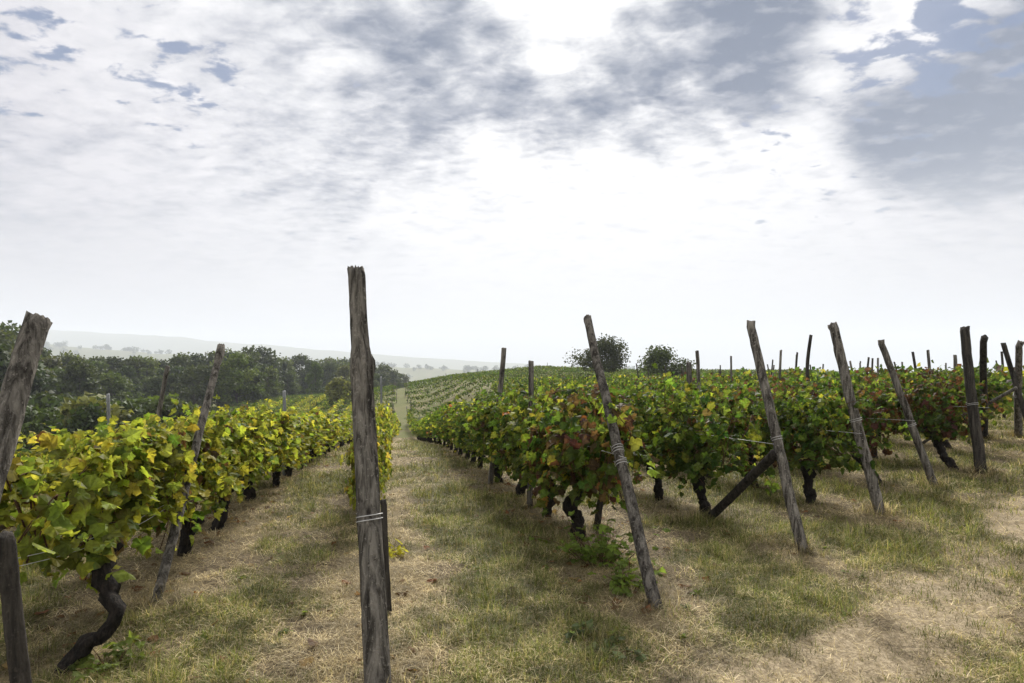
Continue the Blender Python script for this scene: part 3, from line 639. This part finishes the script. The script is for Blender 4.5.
# ================================================================== TREES
def crown(seed, W, H, n_l, size, pal, shape='round', sparse=0.0, nlob=26):
    rg = np.random.default_rng(seed); mb = MB(); lob = []
    for k in range(nlob):
        u = rg.uniform(.12, 1); a = rg.uniform(0, 6.28)
        wr = {'round': math.sin(math.pi*min(.97, .22+.72*u)), 'cone': 1.05-u, 'wide': math.sin(math.pi*min(.95, .3+.62*u))**.6}[shape]
        rr = W*.5*wr*rg.uniform(.25, .85); lob.append((rr*math.cos(a), rr*math.sin(a), H*u*.93, W*rg.uniform(.10, .20)*(1.0-.35*(shape == 'cone')), rg.normal(0, 1)))
    for (x, y, z, r_, tone) in lob:
        n = int(n_l/nlob*rg.uniform(.6, 1.4)); v = rg.normal(0, 1, (n, 3)); v /= np.linalg.norm(v, axis=1)[:, None]
        rad_ = r_*(rg.random(n)**.45)*(1+sparse*rg.random(n)); P = np.array([x, y, z])+v*rad_[:, None]*[1.1, 1.1, .8]
        P[:, 2] = np.maximum(P[:, 2], H*.03)
        N = v*.6+rg.normal(0, .5, (n, 3))+[0, 0, .5]; T = rg.normal(0, 1, (n, 3))+[0, 0, -.2]
        base = np.array(pal[0])*(1-.6*(tone > .5))+np.array(pal[1])*.5*(tone > .5); col = base*(1+.25*rg.standard_normal((n, 1))).clip(.45, 1.8)
        leaves(mb, P, T, N, size*rg.uniform(.6, 1.4, n), col, 2, rg)
    return mb, lob
def tree_meshes(seed, W, H, Ht, n_l, size, pal, shape='round', sparse=0.0, nlob=26):   # crown of height H starting at Ht
    cm, lob = crown(seed, W, H, n_l, size, pal, shape, sparse, nlob); rg = np.random.default_rng(seed+1); tb = MB()
    P = resample(np.array([(0, 0, -.4), (rg.normal(0, .1), rg.normal(0, .1), Ht), (rg.normal(0, .3), rg.normal(0, .3), Ht+H*.5), (0, 0, Ht+H*.85)]), 12)
    r0 = (H+Ht)*.018+.04; add_tube(tb, P, np.linspace(r0, r0*.15, 12), 8, .04, rg)
    for q in rg.choice(len(lob), min(9, len(lob)), False):
        l = lob[q]; s_ = P[rg.integers(3, 8)]; e = np.array([l[0], l[1], l[2]+Ht]); Q = resample(np.array([s_, s_*.5+e*.5+[0, 0, -.1*H*.3], e]), 5)
        add_tube(tb, Q, np.linspace(r0*.45, r0*.08, 5), 5, .05, rg)
    return cm.mesh('crown', M_tree, False, True, off=(0, 0, -Ht)), tb.mesh('trunk', M_treebark)
DG = ((.030, .052, .013), (.056, .084, .020)); MG = ((.052, .080, .018), (.095, .125, .028)); OL = ((.095, .105, .036), (.13, .14, .05)); PI = ((.018, .03, .015), (.028, .04, .018))
KIND = {}
for nm, pal, shape, W, H, Ht in (('dark', DG, 'round', 8, 10.2, .4), ('dark2', DG, 'wide', 9.5, 9.4, .5), ('mid', MG, 'round', 7.5, 9.6, .4), ('mid2', MG, 'wide', 9, 8.8, .4), ('olive', OL, 'round', 7, 9.0, .4), ('conifer', PI, 'cone', 5, 10.5, .6)):
    KIND[nm] = (tree_meshes(hash_(nm), W, H, Ht, 3400, .42, pal, shape), H+Ht)
ADJ = {'dark': 'dark green round tree', 'dark2': 'dark broad-crowned tree', 'mid': 'mid-green round tree', 'mid2': 'mid-green broad-crowned tree', 'olive': 'pale olive tree', 'conifer': 'dark pointed conifer'}
tr_ = random.Random(12); _px = [-140, 0, 40, 100, 160, 200, 240, 290, 340, 375, 410]; _pt = [318, 326, 347, 355, 352, 350, 345, 353, 357, 360, 372]; _pf = [55, 66, 80, 98, 108, 112, 115, 128, 150, 170, 190]
def sect(px):
    return 'left of the edge post' if px < 20 else 'right of the edge post' if px < 110 else 'left of the hooked post' if px < 220 else 'right of the hooked post' if px < 290 else 'left of the central post' if px < 352 else 'right of the central post'
def place_tree(kind, x, y_, ht, label, group=None, wid=1.0):
    (cm, tm), h0 = KIND[kind]; r = bpy.data.objects.new('tree', None); COL.objects.link(r); r.location = (x, y_, g1(x, y_)); s_ = ht/h0
    r.scale = (s_*wid, s_*wid, s_); r.rotation_euler = (0, 0, tr_.uniform(0, 6.28)); tag(r, label, 'tree', group); link('crown', cm, r); link('trunk', tm, r)
for k in range(185):
    px = tr_.uniform(-150, 405); f0 = np.interp(px, _px, _pf); dep = tr_.random()**1.3; y_ = f0*(1+.9*dep); x = (px-HX)/F*y_
    ytop = np.interp(px, _px, _pt)+(tr_.uniform(0, 8) if dep > .35 else tr_.uniform(6, 24))
    ht = min(24, max(3.5, EYE+(HY-ytop)/F*y_-g1(x, y_)))
    kd = tr_.choices(list(KIND), (26, 20, 20, 18, 11, 6))[0]
    if kd == 'conifer' and px < 200: kd = 'dark'
    place_tree(kd, x, y_, ht, f'{ADJ[kd]} at the {"front" if dep < .2 else "middle" if dep < .55 else "back"} of the valley wood {sect(px)}', 'trees of the valley wood', tr_.uniform(.8, 1.15))
# the two trees on the ridge
def ridge_tree(px, yt, wpx, y_, seed, label, shape, n_l):
    x = (px-HX)/F*y_; z = g1(x, y_); H_ = EYE+(HY-yt)/F*y_-z; W_ = wpx/F*y_
    cm, tm = tree_meshes(seed, W_, H_*.8, H_*.2, n_l, .27, ((.035, .052, .014), (.055, .075, .02)), shape, .45, {'round': 17, 'wide': 9}[shape])
    r = bpy.data.objects.new('tree', None); COL.objects.link(r); r.location = (x, y_, z); tag(r, label, 'tree', 'trees on the ridge'); link('crown', cm, r); link('trunk', tm, r)
ridge_tree(600, 332, 58, 84, 301, 'round dark tree on the ridge behind the slim leaning post', 'round', 6000)
ridge_tree(659, 346, 62, 76, 302, 'low spreading tree on the ridge right of the slim leaning post', 'wide', 4200)
ridge_tree(748, 370, 14, 60, 303, 'tiny bush tip showing over the vines left of the braced post', 'wide', 500)
# shrubs on the slope below the left row
SHR = []
for k, (pal, sh) in enumerate(((DG, 'wide'), (MG, 'wide'), (OL, 'round'))):
    SHR.append(tree_meshes(400+k, 3.2, 2.3, .15, 1500, .22, pal, sh))
def place_shrub(q, px, ytop, y_, label, wid=1.0):
    x = (px-HX)/F*y_; z = g1(x, y_); s_ = (EYE+(HY-ytop)/F*y_-z)/2.45; r = bpy.data.objects.new('shrub', None); COL.objects.link(r); r.location = (x, y_, z); r.scale = (s_*wid, s_*wid, s_)
    r.rotation_euler = (0, 0, tr_.uniform(0, 6)); tag(r, label, 'shrub', 'shrubs on the slope'); link('crown', SHR[q][0], r); link('trunk', SHR[q][1], r)
for k in range(34):
    px = -60+k*7.6+tr_.uniform(-4, 4); q = tr_.choices((0, 1, 2), (5, 4, 1))[0]; y_ = tr_.uniform(38, 66)
    place_shrub(q, px, tr_.uniform(394, 409), y_, f'{("dark green", "leafy green", "pale olive")[q]} shrub on the slope below the left row, {sect(px)}', tr_.uniform(.8, 1.2))
place_shrub(2, 341, 377, 95, 'pale olive willow-like shrub just left of the tall central post', .95)
place_shrub(2, 355, 383, 98, 'lower pale olive shrub half hidden by the tall central post', .9)
# far woods in the haze: one mass
rg = np.random.default_rng(55); mb = MB(); n = 520
ty = np.where(rg.random(n) < .6, rg.normal(1870, 70, n), rg.uniform(420, 2300, n)); tpx = rg.uniform(-120, 640, n); tx = (tpx-HX)/F*ty
tx = tx+rg.normal(0, 10, n); tz = gh(tx, ty); keep = fbm(tx, ty, .01, 3, 8) > .46
for x, y, z in zip(tx[keep], ty[keep], tz[keep]):
    m = 90; r_ = rg.uniform(5, 11); v = rg.normal(0, 1, (m, 3)); v /= np.linalg.norm(v, axis=1)[:, None]; P = np.array([x, y, z+r_*.8])+v*(r_*rg.random((m, 1))**.4)*[1.1, 1.1, 1.0]
    leaves(mb, P, rg.normal(0, 1, (m, 3)), v+rg.normal(0, .4, (m, 3)), r_*.42*rg.uniform(.6, 1.3, m), np.array(DG[0])*(1+.3*rg.standard_normal((m, 1))).clip(.5, 1.6), 2, rg)
tag(link('distant_woods', mb.mesh('distant_woods', M_tree, False, True)), 'hazy far woods on the low ridges across the valley', 'woods', None, 'stuff')

# ================================================================== GRASS, STRAW, FALLEN LEAVES
BASES = [(-.645, 2.76), (p4[0], p4[1])]+[tuple(gp(px, py, 0)[:2]) for px, py in ((655, 605), (880, 513), (935, 487), (981, 473), (985, 440), (1018, 437), (155, 608), (596, 531), (706, 521), (570, 540), (537, 505))]
def blades(name, N, label, cat, seed, dry):
    rg = np.random.default_rng(seed)
    Y = 2.1*(46/2.1)**rg.random(N); X = Y*rg.uniform(-1.12, 1.12, N)+rg.normal(0, .3, N)
    gr, stw, trk = masks(X, Y); n2 = fbm(X, Y, 2.4, 3, 41)
    nb_ = 260 if dry else 90                        # longer uncut growth round the posts
    Xb = np.concatenate([x+rg.normal(0, .11, nb_) for x, y in BASES]); Yb = np.concatenate([y+rg.normal(0, .11, nb_) for x, y in BASES]); nx = len(Xb)
    p = (np.clip(stw*.8+.25, 0, 1)*(1-.5*trk) if dry else np.clip(gr*1.5-.12+(n2-.5)*1.2, .03, 1)*(1-.6*trk))
    k = rg.random(N) < p; X, Y, gr, n2 = np.r_[X[k], Xb], np.r_[Y[k], Yb], np.r_[gr[k], np.full(nx, .6)], np.r_[n2[k], np.full(nx, .5)]; N = len(X); Z = gh(X, Y)+micro(X, Y)-.004
    d = np.hypot(X, Y); sc = np.clip(d/4.5, 1, 5)
    az = rg.uniform(0, 6.28, N); dv = np.stack([np.cos(az), np.sin(az), np.zeros(N)], -1); sv = np.stack([-np.sin(az), np.cos(az), np.zeros(N)], -1)
    if dry: ln = rg.uniform(.03, .12, N); el = np.abs(rg.normal(.10, .30, N)); wd = .0013*sc
    else: ln = rg.uniform(.026, .062, N)*(.55+1.0*np.clip(gr, 0, 1)+.8*np.clip(n2-.55, 0, 1)); el = rg.uniform(.35, 1.45, N); wd = .0017*sc
    cl = fbm(X, Y, 4.5, 3, 77)
    ln = ln*np.clip(sc, 1, 1.6)*(1 if dry else 1+.9*ss(.54, .68, cl))
    ln[-nx:] *= 1.7; el[-nx:] = rg.uniform(.2, 1.3, nx)
    b = np.stack([X, Y, Z+(rg.uniform(0, .02, N) if dry else 0)], -1); up = np.array([0, 0, 1.0])
    m1 = b+.5*ln[:, None]*(np.cos(el)[:, None]*dv+np.sin(el)[:, None]*up); bend = el-rg.uniform(.2, .9, N)
    t_ = m1+.5*ln[:, None]*(np.cos(bend)[:, None]*dv+np.sin(bend)[:, None]*up); t_[:, 2] = np.maximum(t_[:, 2], Z+.004)
    V = np.stack([b-sv*wd[:, None], b+sv*wd[:, None], m1+sv*wd[:, None]*.8, m1-sv*wd[:, None]*.8, t_], 1)
    if dry: c_ = np.array([(.42, .345, .20), (.30, .235, .13), (.16, .12, .07), (.54, .46, .31)])[rg.choice(4, N, p=(.36, .26, .22, .16))]
    else: c_ = np.array([(.125, .145, .034), (.175, .19, .055), (.075, .092, .024), (.30, .255, .125)])[rg.choice(4, N, p=(.30, .26, .14, .30))]
    pt = (.62+.9*ss(.30, .72, fbm(X, Y, 6.5, 3, 90)))[:, None]; c_ = c_*pt*(1+.24*rg.standard_normal((N, 1))).clip(.4, 1.7); cc = np.repeat(c_, 5, 0)
    i_ = np.arange(N)[:, None]*5; mb = MB(); mb.add(V.reshape(-1, 3), i_+np.array([[0, 1, 2, 3]]), cc); mb.Fs.append(i_+np.array([[3, 2, 4]]))
    tag(link(name, mb.mesh(name, M_blade, False, True)), label, cat, None, 'stuff')
blades('grass', 760000, 'short patchy green grass between and before the vine rows', 'grass', 61, False)
blades('dry_straw', 640000, 'dry tan straw lying under the rows and on the headland', 'straw', 62, True)
rg = np.random.default_rng(63); mb = MB(); n = 420          # small broad-leaved weeds in the turf
Yw = 2.3*(16/2.3)**rg.random(n); Xw = Yw*rg.uniform(-1, 1, n); gr_, _, tk_ = masks(Xw, Yw); k = rg.random(n) < gr_*(1-tk_); Xw, Yw = Xw[k], Yw[k]
for x, y in zip(Xw, Yw):
    m = rg.integers(4, 10); a_ = rg.uniform(0, 6.28, m); T = np.stack([np.cos(a_), np.sin(a_), rg.uniform(.1, .7, m)], -1); P = np.tile([x, y, g1(x, y)+.012], (m, 1))+rg.normal(0, .012, (m, 3))*[1, 1, .3]
    leaves(mb, P, T, np.tile([0, 0, 1.0], (m, 1))+rg.normal(0, .2, (m, 3)), rg.uniform(.018, .042, m), np.array([.11, .14, .04])*(1+.25*rg.standard_normal((m, 1))).clip(.5, 1.6), 1, rg)
tag(link('weeds', mb.mesh('weeds', M_leaf, False, True)), 'small broad-leaved green weeds scattered through the turf', 'weeds', None, 'stuff')
rg = np.random.default_rng(64); mb = MB(); n = 1300
Y = 2.3*(22/2.3)**rg.random(n); rw = rg.choice([1, 1, 2, 3, 3, 3, 4, 5, 6], n); X = np.array([rowc(q) for q in rw])-KX*Y+rg.normal(0, .42, n)
P = np.stack([X, Y, gh(X, Y)+micro(X, Y)+.015], -1); k = (Y > 2.6+.72*(X+.7))
P = P[k]; n = len(P); T = rg.normal(0, 1, (n, 3))*[1, 1, .15]; N = rg.normal(0, .3, (n, 3))+[0, 0, 1]
leaves(mb, P, T, N, rg.uniform(.04, .085, n), np.array([(.15, .085, .045), (.11, .07, .04), (.26, .19, .10), (.17, .075, .038)])[rg.choice(4, n)]*(1+.2*rg.standard_normal((n, 1))).clip(.5, 1.5), 0, rg)
tag(link('fallen_leaves', mb.mesh('fallen_leaves', M_leaf, False, True)), 'brown and reddish fallen vine leaves on the ground beneath the rows', 'fallen leaves', None, 'stuff')
# low green shoots
def shoots(px, py, W_, H_, n_s, seed, label, col, name='vine_sucker', size=.07):
    rg = np.random.default_rng(seed); b = gp(px, py, 0); fb, sb = MB(), MB()
    for q in range(n_s):
        x0, y0 = rg.normal(0, W_*.35, 2); P = resample(np.array([(x0*.4, y0*.4, -.02), (x0*.8, y0*.8, H_*.5*rg.uniform(.5, 1)), (x0*1.3, y0*1.3, H_*rg.uniform(.4, 1))]), 9)
        add_tube(sb, P, np.linspace(.004, .0015, 9), 4); P = P[2:]; m = len(P); out = rg.normal(0, 1, (m, 3))*[1, 1, .3]
        leaves(fb, P+out*.03, out+[0, 0, -.2], rg.normal(0, .4, (m, 3))+[0, 0, 1], size*rg.uniform(.5, 1.2, m), np.array(col)*(1+.25*rg.standard_normal((m, 1))).clip(.5, 1.6), 0, rg)
    r = bpy.data.objects.new(name, None); COL.objects.link(r); r.location = b; tag(r, label, 'shoots'); link('leaves', fb.mesh('leaves', M_leaf, False, True), r); link('stems', sb.mesh('stems', M_cane), r)
shoots(602, 562, .5, .34, 22, 71, 'bright green shoots sprouting at the foot of the brown-tinted vine', (.12, .17, .035))
shoots(628, 588, .28, .2, 9, 72, 'small green sprout at the foot of the slim leaning post', (.13, .18, .04))
shoots(395, 556, .14, .12, 4, 73, 'tiny yellow-leaved sprig right of the tall central post', (.38, .36, .05))
shoots(606, 650, .3, .06, 6, 74, 'flat green weed on the straw in front of the slim leaning post', (.10, .13, .06), 'weed')
shoots(110, 668, .25, .1, 5, 75, 'low green weed by the twisted trunk at left', (.10, .13, .03), 'weed')
